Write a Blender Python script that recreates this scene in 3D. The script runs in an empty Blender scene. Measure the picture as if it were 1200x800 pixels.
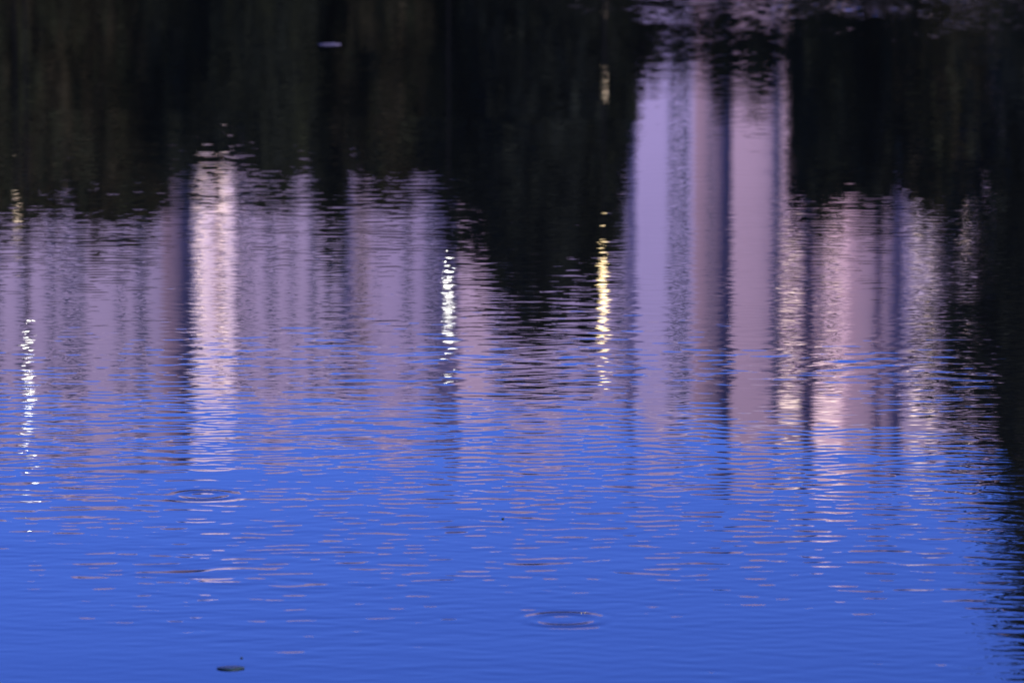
import bpy, bmesh, math, random
import numpy as np
from mathutils import Vector, Matrix
R = math.radians
random.seed(11)
rng = np.random.default_rng(5)
scene = bpy.context.scene
C = scene.collection

# ------------------------------------------------------------------ helpers
def setp(o, label=None, cat=None, group=None, kind=None):
    if label: o['label'] = label
    if cat: o['category'] = cat
    if group: o['group'] = group
    if kind: o['kind'] = kind
    return o

def empty(name, loc, label, cat, group=None, rz=0.0):
    o = bpy.data.objects.new(name, None)
    C.objects.link(o)
    o.location = loc
    o.rotation_euler = (0, 0, rz)
    o.empty_display_size = 0.3
    return setp(o, label, cat, group)

def link_mesh(name, me, parent=None, loc=(0, 0, 0)):
    o = bpy.data.objects.new(name, me)
    C.objects.link(o)
    o.location = loc
    if parent: o.parent = parent
    return o

def obj(name, bm, mats, parent=None, loc=(0, 0, 0), smooth=False):
    me = bpy.data.meshes.new(name)
    bm.to_mesh(me); bm.free()
    for m in (mats if isinstance(mats, (list, tuple)) else [mats]):
        me.materials.append(m)
    if smooth:
        me.polygons.foreach_set('use_smooth', [True] * len(me.polygons))
    return link_mesh(name, me, parent, loc)

def box(bm, x0, x1, y0, y1, z0, z1, mi=0):
    vs = [bm.verts.new(p) for p in ((x0,y0,z0),(x1,y0,z0),(x1,y1,z0),(x0,y1,z0),
                                    (x0,y0,z1),(x1,y0,z1),(x1,y1,z1),(x0,y1,z1))]
    for q in ((0,3,2,1),(4,5,6,7),(0,1,5,4),(1,2,6,5),(2,3,7,6),(3,0,4,7)):
        bm.faces.new([vs[i] for i in q]).material_index = mi

def prism(bm, pts, z0, z1, mi=0):
    lo = [bm.verts.new((x, y, z0)) for x, y in pts]
    hi = [bm.verts.new((x, y, z1)) for x, y in pts]
    n = len(pts)
    bm.faces.new(lo[::-1]).material_index = mi
    bm.faces.new(hi).material_index = mi
    for i in range(n):
        bm.faces.new((lo[i], lo[(i+1) % n], hi[(i+1) % n], hi[i])).material_index = mi
    bmesh.ops.recalc_face_normals(bm, faces=bm.faces)

def tube(bm, pts, radii, seg=8, mi=0):
    rings = []
    pts = [Vector(p) for p in pts]
    for i, p in enumerate(pts):
        d = (pts[min(i+1, len(pts)-1)] - pts[max(i-1, 0)]).normalized()
        a = d.orthogonal().normalized(); b = d.cross(a)
        rings.append([bm.verts.new(p + radii[i]*(math.cos(2*math.pi*k/seg)*a + math.sin(2*math.pi*k/seg)*b)) for k in range(seg)])
    for r0, r1 in zip(rings, rings[1:]):
        for k in range(seg):
            bm.faces.new((r0[k], r0[(k+1) % seg], r1[(k+1) % seg], r1[k])).material_index = mi
    bm.faces.new(rings[0][::-1]).material_index = mi
    bm.faces.new(rings[-1]).material_index = mi

# ------------------------------------------------------------------ materials
def mat(name, base, rough=0.8, vary=0.12, scale=3.0, spec=0.3, metallic=0.0, emit=None, es=0.0):
    m = bpy.data.materials.new(name); m.use_nodes = True
    nt = m.node_tree; b = nt.nodes['Principled BSDF']
    b.inputs['Roughness'].default_value = rough
    b.inputs['Specular IOR Level'].default_value = spec
    b.inputs['Metallic'].default_value = metallic
    if emit:
        b.inputs['Emission Color'].default_value = (*emit, 1)
        b.inputs['Emission Strength'].default_value = es
    tc = nt.nodes.new('ShaderNodeTexCoord')
    nz = nt.nodes.new('ShaderNodeTexNoise'); nz.inputs['Scale'].default_value = scale
    nz.inputs['Detail'].default_value = 4
    rp = nt.nodes.new('ShaderNodeValToRGB')
    lo = [c*(1-vary) for c in base]; hi = [min(1, c*(1+vary)) for c in base]
    rp.color_ramp.elements[0].position = 0.3; rp.color_ramp.elements[0].color = (*lo, 1)
    rp.color_ramp.elements[1].position = 0.7; rp.color_ramp.elements[1].color = (*hi, 1)
    nt.links.new(tc.outputs['Object'], nz.inputs['Vector'])
    nt.links.new(nz.outputs['Fac'], rp.inputs['Fac'])
    nt.links.new(rp.outputs['Color'], b.inputs['Base Color'])
    return m

M = dict(
    lav=mat('lavender_render', (.54, .475, .52), .85, .06, .15),
    lav2=mat('mauve_render', (.50, .44, .52), .85, .06, .15),
    blue=mat('pale_blue_render', (.54, .50, .62), .85, .05, .15),
    pink=mat('pink_render', (.60, .47, .46), .85, .05, .15),
    pink2=mat('faded_rose_render', (.57, .47, .48), .85, .05, .15),
    violet=mat('violet_shade_tint', (.46, .35, .34), .8, .08, .3),  # shadow band beside a projecting bay, painted into the wall colour
    white=mat('white_paint', (.87, .78, .72), .6, .05, .4),
    peach=mat('peach_tile', (.82, .63, .57), .55, .12, .8),
    tan=mat('tan_tile', (.46, .38, .36), .6, .1, .8),
    glass=mat('window_glass', (.05, .06, .08), .08, .2, .3, spec=.5),
    frame=mat('window_frame', (.35, .33, .36), .5, .1, 2),
    door=mat('balcony_opening', (.10, .085, .09), .5, .4, .5),
    roof=mat('roof_felt', (.12, .12, .13), .9, .2, 1),
    bark=mat('bark', (.06, .045, .035), .9, .4, 6),
    leaf=mat('dark_leaves', (.024, .032, .012), .8, .5, 1.2, spec=.08),
    leaf2=mat('olive_leaves', (.034, .033, .014), .8, .5, 1.2, spec=.08),
    leaf3=mat('deep_leaves', (.017, .024, .013), .8, .5, 1.2, spec=.08),
    metal=mat('painted_steel', (.008, .009, .008), .9, .2, 5, spec=.02),
    cool=mat('white_lamp_glass', (.8, .8, .8), .4, 0, 1, emit=(1, .97, .86), es=26),
    warm=mat('warm_lamp_glass', (.8, .7, .5), .4, 0, 1, emit=(1, .74, .34), es=5),
    lit=mat('added_glow_pane', (.6, .5, .4), .4, 0, 1, emit=(1, .77, .62), es=1.3),  # glow added to some balcony openings for sparkle, no known lit rooms
    dim=mat('dim_lamp_glass', (.8, .7, .5), .4, 0, 1, emit=(1, .78, .45), es=1.5),
    soil=mat('grass_bank', (.05, .065, .03), .95, .5, .7),
    path=mat('promenade_paving', (.30, .28, .27), .85, .2, 1.5),
    stone=mat('granite_block', (.26, .25, .25), .85, .25, 2),
    twig=mat('bleached_wood', (.10, .10, .13), .6, .25, 30),
    float_dark=mat('wet_dark_green', (.03, .06, .03), .25, .5, 30, spec=.5),
)

def water_mat(bump):
    m = bpy.data.materials.new('lake_water_rippled' if bump else 'lake_water'); m.use_nodes = True
    nt = m.node_tree; b = nt.nodes['Principled BSDF']
    b.inputs['Base Color'].default_value = (.010, .012, .007, 1)
    b.inputs['Roughness'].default_value = 0.0
    b.inputs['IOR'].default_value = 1.333
    if bump:
        tc = nt.nodes.new('ShaderNodeTexCoord')
        mp = nt.nodes.new('ShaderNodeMapping'); mp.inputs['Scale'].default_value = (1.6, 5.0, 1)
        nz = nt.nodes.new('ShaderNodeTexNoise'); nz.inputs['Scale'].default_value = 1.0; nz.inputs['Detail'].default_value = 2
        bp = nt.nodes.new('ShaderNodeBump'); bp.inputs['Strength'].default_value = 1; bp.inputs['Distance'].default_value = .004
        nt.links.new(tc.outputs['Object'], mp.inputs['Vector']); nt.links.new(mp.outputs['Vector'], nz.inputs['Vector'])
        nt.links.new(nz.outputs['Fac'], bp.inputs['Height']); nt.links.new(bp.outputs['Normal'], b.inputs['Normal'])
    return m

# ------------------------------------------------------------------ water: a real rippled surface
EYE = 3.0
WX0, WX1, DX = -6.6, 6.6, .020
WY0, WY1, DY = 12.5, 50.0, .0100
nx = int(round((WX1-WX0)/DX)) + 1; ny = int(round((WY1-WY0)/DY)) + 1
xs = np.linspace(WX0, WX1, nx); ys = np.linspace(WY0, WY1, ny)
kx = 2*np.pi*np.fft.rfftfreq(nx, DX)[None, :]; ky = 2*np.pi*np.fft.fftfreq(ny, DY)[:, None]
kk = np.sqrt(kx*kx + ky*ky); kk[0, 0] = 1e-6

def field(lam, width, spread, tilt=0.0, slope=None):
    """random wave field; slope = wanted rms slope along y, else unit variance"""
    k0 = 2*np.pi/lam
    a = np.exp(-(np.log(kk/k0)/width)**2/2)
    if spread:
        a = a*np.exp(-((kx - tilt*ky)/(np.abs(ky)+1e-6))**2/(2*spread*spread))
    a[0, 0] = 0
    sp = np.fft.rfft2(rng.standard_normal((ny, nx)))*a/np.maximum(kk, 1e-3)**.5
    h = np.fft.irfft2(sp, s=(ny, nx))
    if slope is None:
        return h/h.std()
    return h*(slope/np.gradient(h, DY, axis=0).std())

def slow(lx, ly):
    a = np.exp(-((kx*lx)**2 + (ky*ly)**2)/8)
    h = np.fft.irfft2(np.fft.rfft2(rng.standard_normal((ny, nx)))*a, s=(ny, nx))
    return (h-h.mean())/h.std()

X, Y = np.meshgrid(xs, ys)
mod = np.clip(1.0 + .32*slow(1.2, 2.5), .35, 1.9)
mod2 = np.clip(1.0 + .4*slow(.7, 1.5), .2, 2.0)
H = field(.104, .33, .95, .10, .0043)*mod
H += field(.064, .25, 1.0, -.12, .0028)*mod2
H += field(.20, .30, 1.0, -.2, .0018)*np.clip(mod2, .6, 1.6)*mod2
H += field(.8, .35, .7, .05, .0008)
H += field(2.2, .30, .6, 0, .0009)
H *= np.interp(ys, [14, 17, 19, 20.5, 23, 28, 40], [1.05, 1.25, 1.3, 1.1, .72, .58, .45])[:, None]     # livelier near the viewer
# breath of wind roughening the far water, nearer on the right
edge = 42.2 - 3.3/(1+np.exp(-(X-.9)/.3)) + .5*slow(.35, .6)
patch = 1/(1+np.exp(-(Y-edge)/.6))
H += field(.065, .25, .7, 0, .018)*patch*(.5+.5/(1+np.exp(-(X-.9)/.3)))*np.clip(1+.3*slow(.25, .5), .4, 1.35)
# rings left by drops and insects: x, y, radius, wavelength, height, width
def ring(x, y, r, lam, a, w, keep=1.0):
    global H
    i0, i1 = np.searchsorted(ys, (y-r-4*w, y+r+4*w)); j0, j1 = np.searchsorted(xs, (x-r-4*w, x+r+4*w))
    sx, sy = X[i0:i1, j0:j1]-x, Y[i0:i1, j0:j1]-y
    q = np.sqrt(sx*sx+sy*sy)-r
    H[i0:i1, j0:j1] = H[i0:i1, j0:j1]*(1-.8*keep*np.exp(-np.clip(q, 0, 9)**2/(2*w*w))) + a*np.cos(2*np.pi*q/lam)*np.exp(-q*q/(2*w*w))
ring(-1.04, 18.95, .092, .085, .0017, .030)
ring(.155, 16.60, .105, .085, .0012, .034)
ring(-2.32, 15.65, .045, .07, .0011, .025)
# fade to still level at the rim so that it joins the open lake
fx = np.clip(np.minimum(xs-WX0, WX1-xs)/.8, 0, 1)[None, :]; fy = np.clip(np.minimum(ys-WY0, WY1-ys)/1.0, 0, 1)[:, None]
H = H*fx*fy
nv = nx*ny
co = np.empty((nv+12, 3), dtype=np.float32)
co[:nv, 0] = X.ravel(); co[:nv, 1] = Y.ravel(); co[:nv, 2] = H.ravel()
FAR, NEAR, LAT = 76.0, 4.2, 3000.0
co[nv:] = [(-LAT,NEAR,0),(LAT,NEAR,0),(LAT,WY0,0),(-LAT,WY0,0), (WX0,WY0,0),(WX0,WY1,0),(WX1,WY0,0),(WX1,WY1,0),
           (-LAT,WY1,0),(LAT,WY1,0),(LAT,FAR,0),(-LAT,FAR,0)]
idx = np.arange(nv, dtype=np.int32).reshape(ny, nx)
q = np.stack([idx[:-1, :-1], idx[:-1, 1:], idx[1:, 1:], idx[1:, :-1]], -1).reshape(-1, 4)
q2 = np.array([(0,1,2,3),(3,4,5,8),(6,2,9,7),(8,9,10,11)], dtype=np.int32) + nv
faces = np.concatenate([q, q2]); nf = len(faces)
me = bpy.data.meshes.new('water')
me.vertices.add(nv+12); me.vertices.foreach_set('co', co.ravel())
me.loops.add(nf*4); me.loops.foreach_set('vertex_index', faces.ravel().astype(np.int32))
me.polygons.add(nf); me.polygons.foreach_set('loop_start', np.arange(nf, dtype=np.int32)*4)
me.materials.append(water_mat(False)); me.materials.append(water_mat(True))
mi = np.zeros(nf, dtype=np.int32); mi[-4:] = 1
me.polygons.foreach_set('material_index', mi)
me.polygons.foreach_set('use_smooth', np.ones(nf, dtype=bool))
me.update(calc_edges=True)
setp(link_mesh('water', me), 'rippled blue lake water carrying the mirrored towers, trees and lamps', 'water', kind='structure')

# ------------------------------------------------------------------ small things floating on the water
bm = bmesh.new()
n = 22; ring_v = []
for k in range(n):
    a = 2*math.pi*k/n
    r = .040*(1 + .05*math.sin(3*a))
    ring_v.append((r*math.cos(a), .034*math.copysign(abs(math.sin(a))**1.6, math.sin(a)), .002 + .001*math.sin(2*a+1)))
top = [bm.verts.new(p) for p in ring_v]; bot = [bm.verts.new((x, y, z-.0016)) for x, y, z in ring_v]
ct = bm.verts.new((0, 0, .001)); cb = bm.verts.new((0, 0, -.0008))
for k in range(n):
    j = (k+1) % n
    bm.faces.new((ct, top[k], top[j])); bm.faces.new((cb, bot[j], bot[k])); bm.faces.new((top[k], bot[k], bot[j], top[j]))
lf = obj('ripple_lens', bm, M['float_dark'], None, (-.795, 15.82, .001), True)  # stands in for a small ripple ring, modelled as a solid dark lens
setp(lf, 'small dark round ripple mark on the blue water at the bottom left', 'leaf')

tw = empty('driftwood_stick', (-1.232, 38.4, 0), 'short pale stick floating alone on the black reflection near the top', 'stick', rz=R(2))
bm = bmesh.new(); tube(bm, [(-.075, 0, .002), (-.03, .006, .004), (.03, -.004, .004), (.075, .004, .002)], [.004, .0065, .0065, .004], 8)
obj('shaft', bm, M['twig'], tw, smooth=True)
bm = bmesh.new(); tube(bm, [(.01, .0, .006), (.03, .03, .011)], [.004, .002], 6)
obj('twig_stub', bm, M['twig'], tw, smooth=True)

def speck(x, y, r, label):
    bm = bmesh.new(); bmesh.ops.create_icosphere(bm, subdivisions=2, radius=r)
    for v in bm.verts:
        v.co.x *= 1.5; v.co.z *= .6; v.co += .25*r*Vector((random.uniform(-1,1), random.uniform(-1,1), random.uniform(-1,1)))
    return setp(obj('seed_pod', bm, M['float_dark'], None, (x, y, .002), True), label, 'debris', 'specks of debris afloat')
speck(-.03, 18.45, .0035, 'tiny dark speck floating alone in the plain blue near the middle')
speck(-.772, 15.98, .003, 'tiny dark speck floating just beyond the dark round ripple mark')

# ------------------------------------------------------------------ banks
GZ = .8
bm = bmesh.new()
v = [bm.verts.new(p) for p in ((-4000, 76.5, GZ), (4000, 76.5, GZ), (4000, 9000, GZ), (-4000, 9000, GZ))]; bm.faces.new(v)
v = [bm.verts.new(p) for p in ((-4000, -4000, 1.35), (4000, -4000, 1.35), (4000, 2.6, 1.35), (-4000, 2.6, 1.35))]; bm.faces.new(v)
v2 = [bm.verts.new(p) for p in ((-4000, 4.6, -.4), (4000, 4.6, -.4))]; bm.faces.new((v[3], v[2], v2[1], v2[0]))
setp(obj('ground', bm, M['soil']), 'grassy ground of the lake banks', 'ground', kind='structure')
bm = bmesh.new(); v = [bm.verts.new(p) for p in ((-300, 77.2, GZ+.004), (300, 77.2, GZ+.004), (300, 81.5, GZ+.004), (-300, 81.5, GZ+.004))]; bm.faces.new(v)
setp(obj('path', bm, M['path']), 'paved promenade along the far bank', 'path', kind='structure')
em = empty('stone_embankment', (0, 76, 0), 'low grey stone embankment at the far edge of the lake', 'wall')
bm = bmesh.new(); box(bm, -300, 300, -.25, .6, -.6, GZ-.02); obj('retaining_wall', bm, M['stone'], em)
bm = bmesh.new(); box(bm, -300, 300, -.32, 1.1, GZ-.017, GZ+.14); obj('coping', bm, M['stone'], em)

# ------------------------------------------------------------------ apartment towers across the lake (about 450 m away)
PX = .0674                      # one step of the survey below, in metres at the facades
STOREY = 3.05
def sx(p): return (p-600)*PX
win_me = {}
def window_mesh(w, h):
    k = (round(w, 2), round(h, 2))
    if k not in win_me:
        bm = bmesh.new()
        box(bm, -w/2, w/2, -.06, .02, 0, .09); box(bm, -w/2, w/2, -.06, .02, h-.08, h)
        for a in (-w/2, w/2-.08): box(bm, a, a+.08, -.05, .02, .09, h-.08)
        box(bm, -.03, .03, -.045, .02, .09, h-.08)
        box(bm, -w/2+.08, -.03, -.03, .015, .09, h-.08, 1); box(bm, .03, w/2-.08, -.03, .015, .09, h-.08, 1)
        me = bpy.data.meshes.new('window'); bm.to_mesh(me); bm.free()
        me.materials.append(M['frame']); me.materials.append(M['glass'])
        win_me[k] = me
    return win_me[k]
bal_me = {}
def balcony_mesh(w, m, par, lit):
    k = (round(w, 2), m, par, lit)
    if k not in bal_me:
        bm = bmesh.new()
        box(bm, -w/2, w/2, -1.1, 0, 0, .16)                              # slab
        box(bm, -w/2, w/2, -1.1, -.98, .16, .16+par)                     # parapet
        for a in (-w/2, w/2-.1): box(bm, a, a+.1, -.98, 0, .16, .16+par)
        box(bm, -w/2+.15, w/2-.15, -.03, .02, .2, 2.6, 1)                # opening behind
        me = bpy.data.meshes.new('balcony'); bm.to_mesh(me); bm.free()
        me.materials.append(M[m]); me.materials.append(M['lit' if lit else 'door'])
        bal_me[k] = me
    return bal_me[k]

def tower(label, base_px, front, bodies, windows, balconies, top, roof_bits=(), depth=16):
    """bodies: (name, p0, p1, y_left, y_right, material); windows: (p centre, width m, y, height m); balconies: (p0, p1, y_left, y_right, mat, parapet)"""
    x0 = sx(base_px)
    t = empty('apartment_tower', (x0, front, GZ), label, 'building', 'apartment towers across the lake')
    hgt = top-GZ; ns = int((hgt-.8)/STOREY)
    for nm, p0, p1, yl, yr, m in bodies:
        bm = bmesh.new()
        prism(bm, [(sx(p0)-x0, yl), (sx(p1)-x0, yr), (sx(p1)-x0, depth), (sx(p0)-x0, depth)], -.3, hgt - (.03 if nm == 'bay' else 0))
        obj(nm, bm, M[m], t)
        bm = bmesh.new()
        e = .12
        prism(bm, [(sx(p0)-x0-e, yl-e), (sx(p1)-x0+e, yr-e), (sx(p1)-x0+e, depth), (sx(p0)-x0-e, depth)], hgt+.004, hgt+.7+.01*len(bodies))
        obj('roof_parapet', bm, M['white'], t)
    for p, w, y, h in windows:
        for s in range(ns):
            o = link_mesh('window', window_mesh(w, h), t, (sx(p)-x0, y-.024, .8+s*STOREY))
    for p0, p1, yl, yr, m, par in balconies:
        w = (sx(p1)-sx(p0))/math.cos(math.atan2(yr-yl, sx(p1)-sx(p0)))
        ang = math.atan2(yr-yl, sx(p1)-sx(p0))
        for s in range(ns):
            o = link_mesh('balcony', balcony_mesh(w, m, par, m in ('white', 'peach') and random.random() < .52), t, ((sx(p0)+sx(p1))/2-x0, (yl+yr)/2-.003, .1+s*STOREY))
            o.rotation_euler = (0, 0, ang)
    for nm, p0, p1, y0, y1, h in roof_bits:
        bm = bmesh.new(); box(bm, sx(p0)-x0, sx(p1)-x0, y0, y1, hgt+.75, hgt+.75+h); obj(nm, bm, M['lav2'], t)
    return t

tower('mauve tower mirrored at the far left, plain walls with thin dark window lines', 30, 450,
      [('wall', -170, 187, 0, 0, 'lav'), ('shade_tinted_wall', 187.3, 222, .2, .2, 'violet')],  # violet strip carries painted shade left of the white bay
      [(-120, 1.2, 0, 1.5), (-60, 1.2, 0, 1.5), (-10, 1.0, 0, 1.5), (24, 1.0, 0, 1.6), (56, .9, 0, 1.6), (78, 1.5, 0, 1.6), (93, .5, 0, 2.2), (138, .9, 0, 1.2), (162, 1.0, 0, 1.9)],
      [], 62.8, [('stair_head', 60, 120, 5, 11, 3.0)])
tower('tower with the single brightest pinkish white streak, at the left third of the water', 310, 450,
      [('wall', 222.5, 395, .05, .05, 'lav'), ('bay', 223, 269, -1.5, .03, 'white')],
      [(277, .9, .05, 1.7), (291, .8, .05, 1.3), (316, 1.0, .05, 1.5), (341, .7, .05, 1.3), (366, .6, .05, 2.3), (385, .8, .05, 1.4)],
      [(226, 242, -1.40, -.87, 'white', 1.7), (250, 267, -.60, -.04, 'white', 1.25)], 61.8, [('water_tank', 300, 330, 5, 9, 2.6)])
tower('mauve tower left of the white lamp glitter, with one tan strip and a dark edge', 455, 450,
      [('wall', 395.5, 522, .1, .1, 'lav2')],
      [(403, .8, .1, 1.6), (440, .6, .1, .9), (477, .8, .1, 1.6), (506, 1.2, .1, 1.9)],
      [(413, 432, .1, .1, 'tan', 1.3)], 62.2, [('stair_head', 440, 480, 5, 10, 2.8)])
tower('tower half hidden behind the big dark central tree reflection', 630, 450,
      [('wall', 522.5, 744.5, -.5, -.5, 'lav2'), ('bay', 536, 572, -1.2, -.52, 'pink2')],
      [(590, 1.1, -.5, 1.6), (617, 1.1, -.5, 1.6), (655, 1.1, -.5, 1.6), (690, 1.1, -.5, 1.6), (728, .9, -.5, 1.6)],
      [], 62.4, [('stair_head', 600, 660, 5, 11, 3.0)])
tower('pale violet tower whose streak reaches almost to the top, right of the yellow lamp glitter', 800, 450,
      [('wall', 745, 814, -1.1, -1.1, 'blue'), ('shade_tinted_wall', 814.3, 857.5, -.7, -.7, 'violet')],  # violet strip carries painted shade left of the pink tower
      [(790, .8, -1.1, 1.6), (803, .9, -1.1, 1.9), (834, .5, -.7, 1.2)],
      [], 62.6, [('stair_head', 760, 800, 5, 10, 2.8)])
tower('pink tower with glittering peach balconies at the right', 945, 450,
      [('wall', 858, 1033.5, -2.1, -2.1, 'pink'), ('bay', 955, 991, -3.3, -2.12, 'peach')],
      [(911, .5, -2.1, 2.4), (947, .9, -2.1, 1.5)],
      [(915, 941, -2.1, -2.1, 'peach', 1.2), (957, 989, -3.23, -2.20, 'peach', 1.3)], 63.7, [('water_tank', 880, 905, 6, 10, 2.4)])
tower('tower at the far right beside the black tree reflection, with a deep blue strip', 1140, 450,
      [('wall', 1034, 1056.5, -2.7, -2.7, 'pink'), ('wing', 1057, 1330, -3.8, -3.8, 'lav')],
      [(1108, .8, -3.8, 1.3), (1160, 1.2, -3.8, 1.6), (1220, 1.2, -3.8, 1.6), (1280, 1.2, -3.8, 1.6)],
      [(1066, 1082, -3.8, -3.8, 'white', 1.2), (1083, 1098, -3.8, -3.8, 'white', 1.4), (1122, 1140, -3.8, -3.8, 'white', 1.5)], 63.8, [('stair_head', 1150, 1210, 5, 11, 3.0)])

# ------------------------------------------------------------------ trees and shrubs along the far bank
def leaf_cloud(blobs, n, size, mats, core=True):
    """blobs: (x, y, z, rx, ry, rz)"""
    vol = np.array([b[3]*b[4]*b[5] for b in blobs]); pick = rng.choice(len(blobs), n, p=vol/vol.sum())
    B = np.array(blobs)[pick]
    d = rng.standard_normal((n, 3)); d /= np.linalg.norm(d, axis=1)[:, None]
    r = rng.random(n)**(1/2.2)*(1 + .16*rng.standard_normal(n).clip(-1.5, 1.5))
    p = B[:, :3] + d*r[:, None]*B[:, 3:]
    a = rng.standard_normal((n, 3)); a /= np.linalg.norm(a, axis=1)[:, None]
    b = np.cross(a, rng.standard_normal((n, 3))); b /= np.linalg.norm(b, axis=1)[:, None]
    s = size*(.6 + .8*rng.random(n))[:, None]
    vs = np.stack([p-a*s, p-b*s*.5, p+a*s, p+b*s*.5], 1).reshape(-1, 3)
    me = bpy.data.meshes.new('crown')
    me.vertices.add(len(vs)); me.vertices.foreach_set('co', vs.astype(np.float32).ravel())
    me.loops.add(n*4); me.loops.foreach_set('vertex_index', np.arange(n*4, dtype=np.int32))
    me.polygons.add(n); me.polygons.foreach_set('loop_start', np.arange(n, dtype=np.int32)*4)
    for m in mats: me.materials.append(m)
    me.polygons.foreach_set('material_index', rng.integers(0, len(mats), n).astype(np.int32))
    me.update(calc_edges=True)
    return me

TD = 92.0
def tx(p, d=TD): return (p-600)*.008575*math.pi/180*d
def top_z(e_deg, d): return d*math.tan(R(e_deg)) - EYE      # height that is seen mirrored e degrees down

def tree(x, y, w, h, label, mats, cone=0.0, n=5200, leaf=.2, low=.25):
    t = empty('tree', (x, y, GZ), label, 'tree', 'trees along the far bank')
    hh = h-GZ; bm = bmesh.new()
    j = lambda s: random.uniform(-s, s)
    tube(bm, [(0, 0, -.1), (j(.1), j(.1), hh*.3), (j(.2), j(.2), hh*.6), (j(.2), j(.2), hh*.9)], [.16+.008*hh, .12+.006*hh, .08, .03], 8)
    obj('trunk', bm, M['bark'], t, smooth=True)
    blobs = []
    for k in range(9):
        f = (k+.5)/9
        z = hh*(low + (1-low)*f*.93)
        r = w/2*((1-cone)*math.sqrt(max(.05, 1-abs(2*f-1)**3.5*.8)) + cone*(1.12-f))
        off = .35*r
        blobs.append((j(off), j(off), z, r*random.uniform(.72, .92), r*.85, hh*.13))
    for k in range(6):
        f = random.random(); a = random.uniform(0, 6.28)
        r = w/2*((1-cone)*math.sqrt(max(.05, 1-abs(2*f-1)**3.5*.8)) + cone*(1.12-f))
        blobs.append((r*.8*math.cos(a), r*.8*math.sin(a), hh*(low+(1-low)*f*.95), r*.4, r*.4, hh*.07))
    for b in blobs[:7]:
        bm = bmesh.new(); tube(bm, [(0, 0, max(.3, b[2]-.12*hh)), (b[0]*.6+j(.1), b[1]*.6, b[2]-.03*hh), (b[0]*1.7+j(.3), b[1]*1.7, b[2]+.03*hh)], [.06, .04, .012], 6)
        obj('limb', bm, M['bark'], t, smooth=True)
    link_mesh('crown', leaf_cloud(blobs, n, leaf, mats), t)
    return t
L1 = [M['leaf'], M['leaf3']]; L2 = [M['leaf2'], M['leaf']]; L3 = [M['leaf3']]
ys_to_e = lambda y: 4.02 + y*.008575
rows = [  # survey p, width p, reading down the mirror, cone, label
    (-25, 218, 280, 0, 'wide low tree mirrored as the dark block at the upper left corner', L2, 91),
    (110, 210, 276, 0, 'broad brownish tree between the left corner and the bright pinkish streak', L2, 93),
    (222, 120, 221, 0, 'short tree at the head of the brightest pinkish white streak', L1, 92),
    (305, 138, 240, 0, 'rounded tree just right of the brightest pinkish white streak', L1, 91),
    (384, 75, 294, .3, 'narrow tree making a small dark point between the two left towers', L1, 93),
    (452, 114, 249, 0, 'low greenish tree left of the white lamp glitter', L2, 92),
    (548, 112, 294, .2, 'dark tree directly under the white lamp glitter', L1, 93),
    (626, 205, 425, .75, 'tallest pointed dark tree in the middle of the reflection', L3, 92),
    (702, 112, 357, .4, 'dark tree behind the yellow lamp glitter', L1, 93),
    (846, 36, 118, .2, 'slim sapling between the pale violet streak and the pink streak', L1, 92),
    (887, 62, 122, 0, 'lowest bushy tree under the pink tower streak', L1, 92),
    (970, 112, 263, 0, 'rounded tree at the head of the peach glittering streak', L1, 92),
    (1034, 105, 259, 0, 'tree at the head of the deep blue strip', L3, 93),
    (1112, 135, 265, 0, 'olive tree between the deep blue strip and the black right edge', L2, 91),
]
for p, wp, yy, cone, label, mats, d in rows:
    tree(tx(p, d), d, wp*.008575*math.pi/180*d, top_z(ys_to_e(yy), d), label, mats, cone, 6500 if wp < 150 else 9000, .17, .22)
tree(tx(1290, 84), 84, 4.5, 13.6, 'great black tree filling the right edge from top to bottom', L3, .1, 15000, .17, .08)
for x, h in ((-20, 7), (-16, 6.4), (-12.6, 7.5), (15.5, 9), (20, 7)):
    tree(x, 92, 4.0, h, 'spreading bank tree standing beyond the mirrored row', L1, .1, 7000, .2, .2)
def shrub(x, y, w, h, label):
    t = empty('shrub', (x, y, GZ), label, 'shrub', 'dense shrubs behind the bank trees')
    hh = h-GZ
    bm = bmesh.new()
    for k in range(4):
        a = random.uniform(0, 6.28); tube(bm, [(0, 0, -.1), (.3*math.cos(a), .3*math.sin(a), hh*.4), (.8*math.cos(a), .8*math.sin(a), hh*.8)], [.05, .04, .015], 6)
    obj('stem', bm, M['bark'], t, smooth=True)
    bl = [(random.uniform(-.25, .25)*w, random.uniform(-.3, .3), hh*f, w*.5, .8, hh*.24) for f in (.15, .35, .55, .74)]
    bl += [(random.uniform(-.4, .4)*w, 0, hh*.72, w*.3, .5, hh*.2) for k in range(3)]
    link_mesh('foliage', leaf_cloud(bl, 5200, .15, random.choice([L1, L2, L1])), t)
for p, wp, yy, d, place in ((45,130,212,95,'at the upper left corner'), (165,110,196,96,'left of the brightest pinkish streak'), (232,80,190,95, 'right behind the brightest pinkish streak'), (256,90,178,96,'just right of the brightest pinkish streak'),
        (345,80,178,96,'between the two left towers'), (420,80,190,96,'left of the white lamp glitter'), (494,100,205,96,'under the white lamp glitter'), (586,90,330,95,'left of the tallest pointed tree'),
        (664,90,340,95,'between the tallest pointed tree and the yellow glitter'), (946,50,160,96,'left of the peach glittering streak'), (1000,90,185,96,'left of the deep blue strip'), (1072,90,185,95,'right of the deep blue strip'), (722,40,190,95,'right of the yellow glitter')):
    tree(tx(p, d), d, wp*.008575*math.pi/180*d, top_z(ys_to_e(yy+(28 if p != 946 else 0)), d), 'slighter tree in the second row, mirrored ' + place, L3, .1, 5200, .18, .15)
k = 0
for x in np.arange(-22, 22.1, 1.75):
    shrub(float(x), 97 + .4*(k % 3), 2.5, 5.5 + random.uniform(-.3, .15), 'dense dark shrub in the hedge line behind the bank trees'); k += 1

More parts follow.
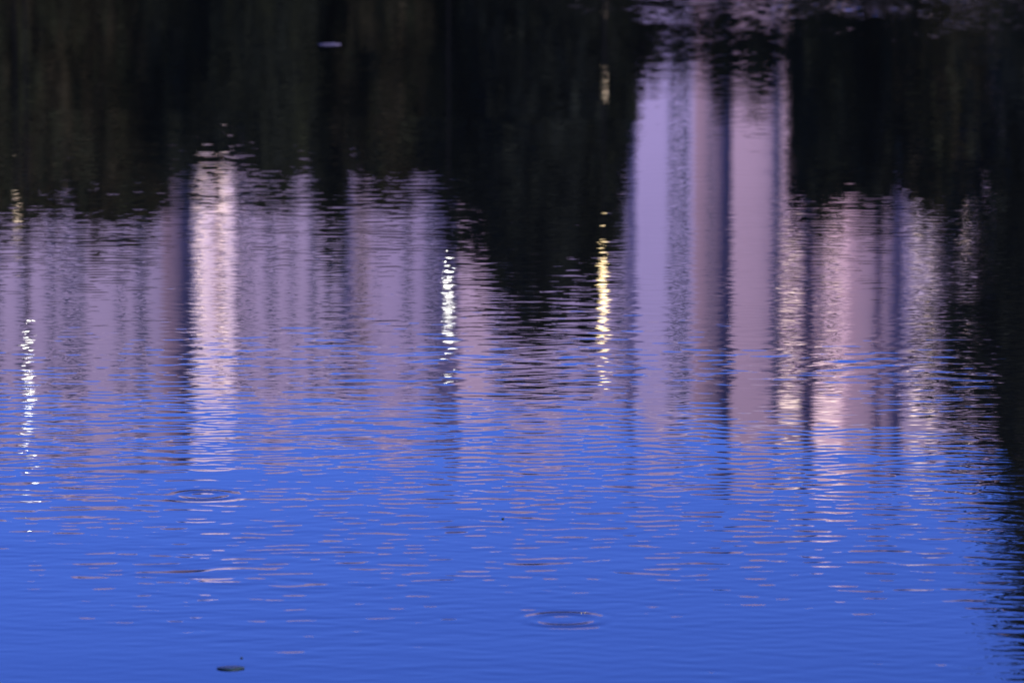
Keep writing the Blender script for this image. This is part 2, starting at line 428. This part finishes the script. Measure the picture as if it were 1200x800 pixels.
# ------------------------------------------------------------------ lit lamps on the promenade
def lamp(x, y, h, glow, size, label, tall=1.15):
    t = empty('street_lamp', (x, y, GZ), label, 'street lamp', 'lit lamps on the far promenade')
    hh = h-GZ
    bm = bmesh.new(); tube(bm, [(0, 0, 0), (0, 0, .5), (0, 0, .52), (0, 0, hh-size*(tall+.15))], [.06, .05, .016, .014], 10); obj('post', bm, M['metal'], t, smooth=False)
    bm = bmesh.new(); bmesh.ops.create_uvsphere(bm, u_segments=16, v_segments=10, radius=size)
    for v in bm.verts: v.co.z = v.co.z*tall + hh
    obj('lamp_globe', bm, glow, t, smooth=True)
    bm = bmesh.new(); tube(bm, [(0, 0, hh+size*(tall-.15)), (0, 0, hh+size*(tall+.05)), (0, 0, hh+size*(tall+.55))], [size*1.05, size*.8, .01], 12); obj('lamp_cap', bm, M['metal'], t)
    bm = bmesh.new(); tube(bm, [(0, 0, hh-size*(tall+.25)), (0, 0, hh-size*(tall-.15))], [.05, size*.7], 12); obj('lamp_collar', bm, M['metal'], t)
    return t
LD = 79.0
lamp(tx(27, LD), LD, top_z(ys_to_e(456), LD), M['cool'], .047, 'tall street lamp with the white glitter trail at the far left edge')
lamp(tx(525, LD), LD, top_z(ys_to_e(350), LD), M['cool'], .047, 'street lamp with the bright white glitter trail left of centre')
lamp(tx(708, LD), LD, top_z(ys_to_e(350), LD), M['warm'], .042, 'street lamp with the yellowish glitter trail right of centre', 9.0)
lamp(tx(709, 84), 84, top_z(ys_to_e(105), 84), M['dim'], .04, 'low dim lamp glowing faintly above the yellowish glitter trail')
lamp(tx(15, 84), 84, top_z(ys_to_e(255), 84), M['dim'], .055, 'dim yellowish lamp glowing faintly above the far left glitter trail')

# ------------------------------------------------------------------ light, sky, camera
SUN_AZ, SUN_EL = 131.0, 10.0         # compass bearing clockwise from +Y, elevation
to_sun = Vector((math.sin(R(SUN_AZ))*math.cos(R(SUN_EL)), math.cos(R(SUN_AZ))*math.cos(R(SUN_EL)), math.sin(R(SUN_EL))))
sl = bpy.data.lights.new('sun', 'SUN'); sl.energy = 4.5; sl.angle = R(56); sl.color = (1.0, .77, .92)
so = bpy.data.objects.new('sun', sl); C.objects.link(so); so.rotation_euler = to_sun.to_track_quat('Z', 'Y').to_euler(); so.location = (60, -60, 40)
w = bpy.data.worlds.new('World'); scene.world = w; w.use_nodes = True
nt = w.node_tree; bg = nt.nodes['Background']
sk = nt.nodes.new('ShaderNodeTexSky'); sk.sky_type = 'NISHITA'; sk.sun_disc = False
sk.sun_elevation = R(SUN_EL); sk.sun_rotation = R(SUN_AZ); sk.ozone_density = 4.0; sk.air_density = 1.0; sk.dust_density = .3
mx = nt.nodes.new('ShaderNodeMix'); mx.data_type = 'RGBA'; mx.blend_type = 'MULTIPLY'; mx.inputs['Factor'].default_value = 1
mx.inputs['B'].default_value = (.54, .605, 1.77, 1)
nt.links.new(sk.outputs['Color'], mx.inputs['A']); nt.links.new(mx.outputs['Result'], bg.inputs['Color'])
bg.inputs['Strength'].default_value = .15

cd = bpy.data.cameras.new('camera'); cam = bpy.data.objects.new('camera', cd); C.objects.link(cam)
cam.location = (0, 0, EYE); cam.rotation_euler = (R(90-7.45), 0, 0)
cd.lens = 200; cd.sensor_width = 36; cd.clip_start = .5; cd.clip_end = 20000
cd.dof.use_dof = True; cd.dof.focus_distance = 20.8; cd.dof.aperture_fstop = 5.6
scene.camera = cam
vs = scene.view_settings
vs.view_transform = 'Standard'; vs.look = 'None'; vs.gamma = 1; vs.exposure = .5; vs.use_curve_mapping = False
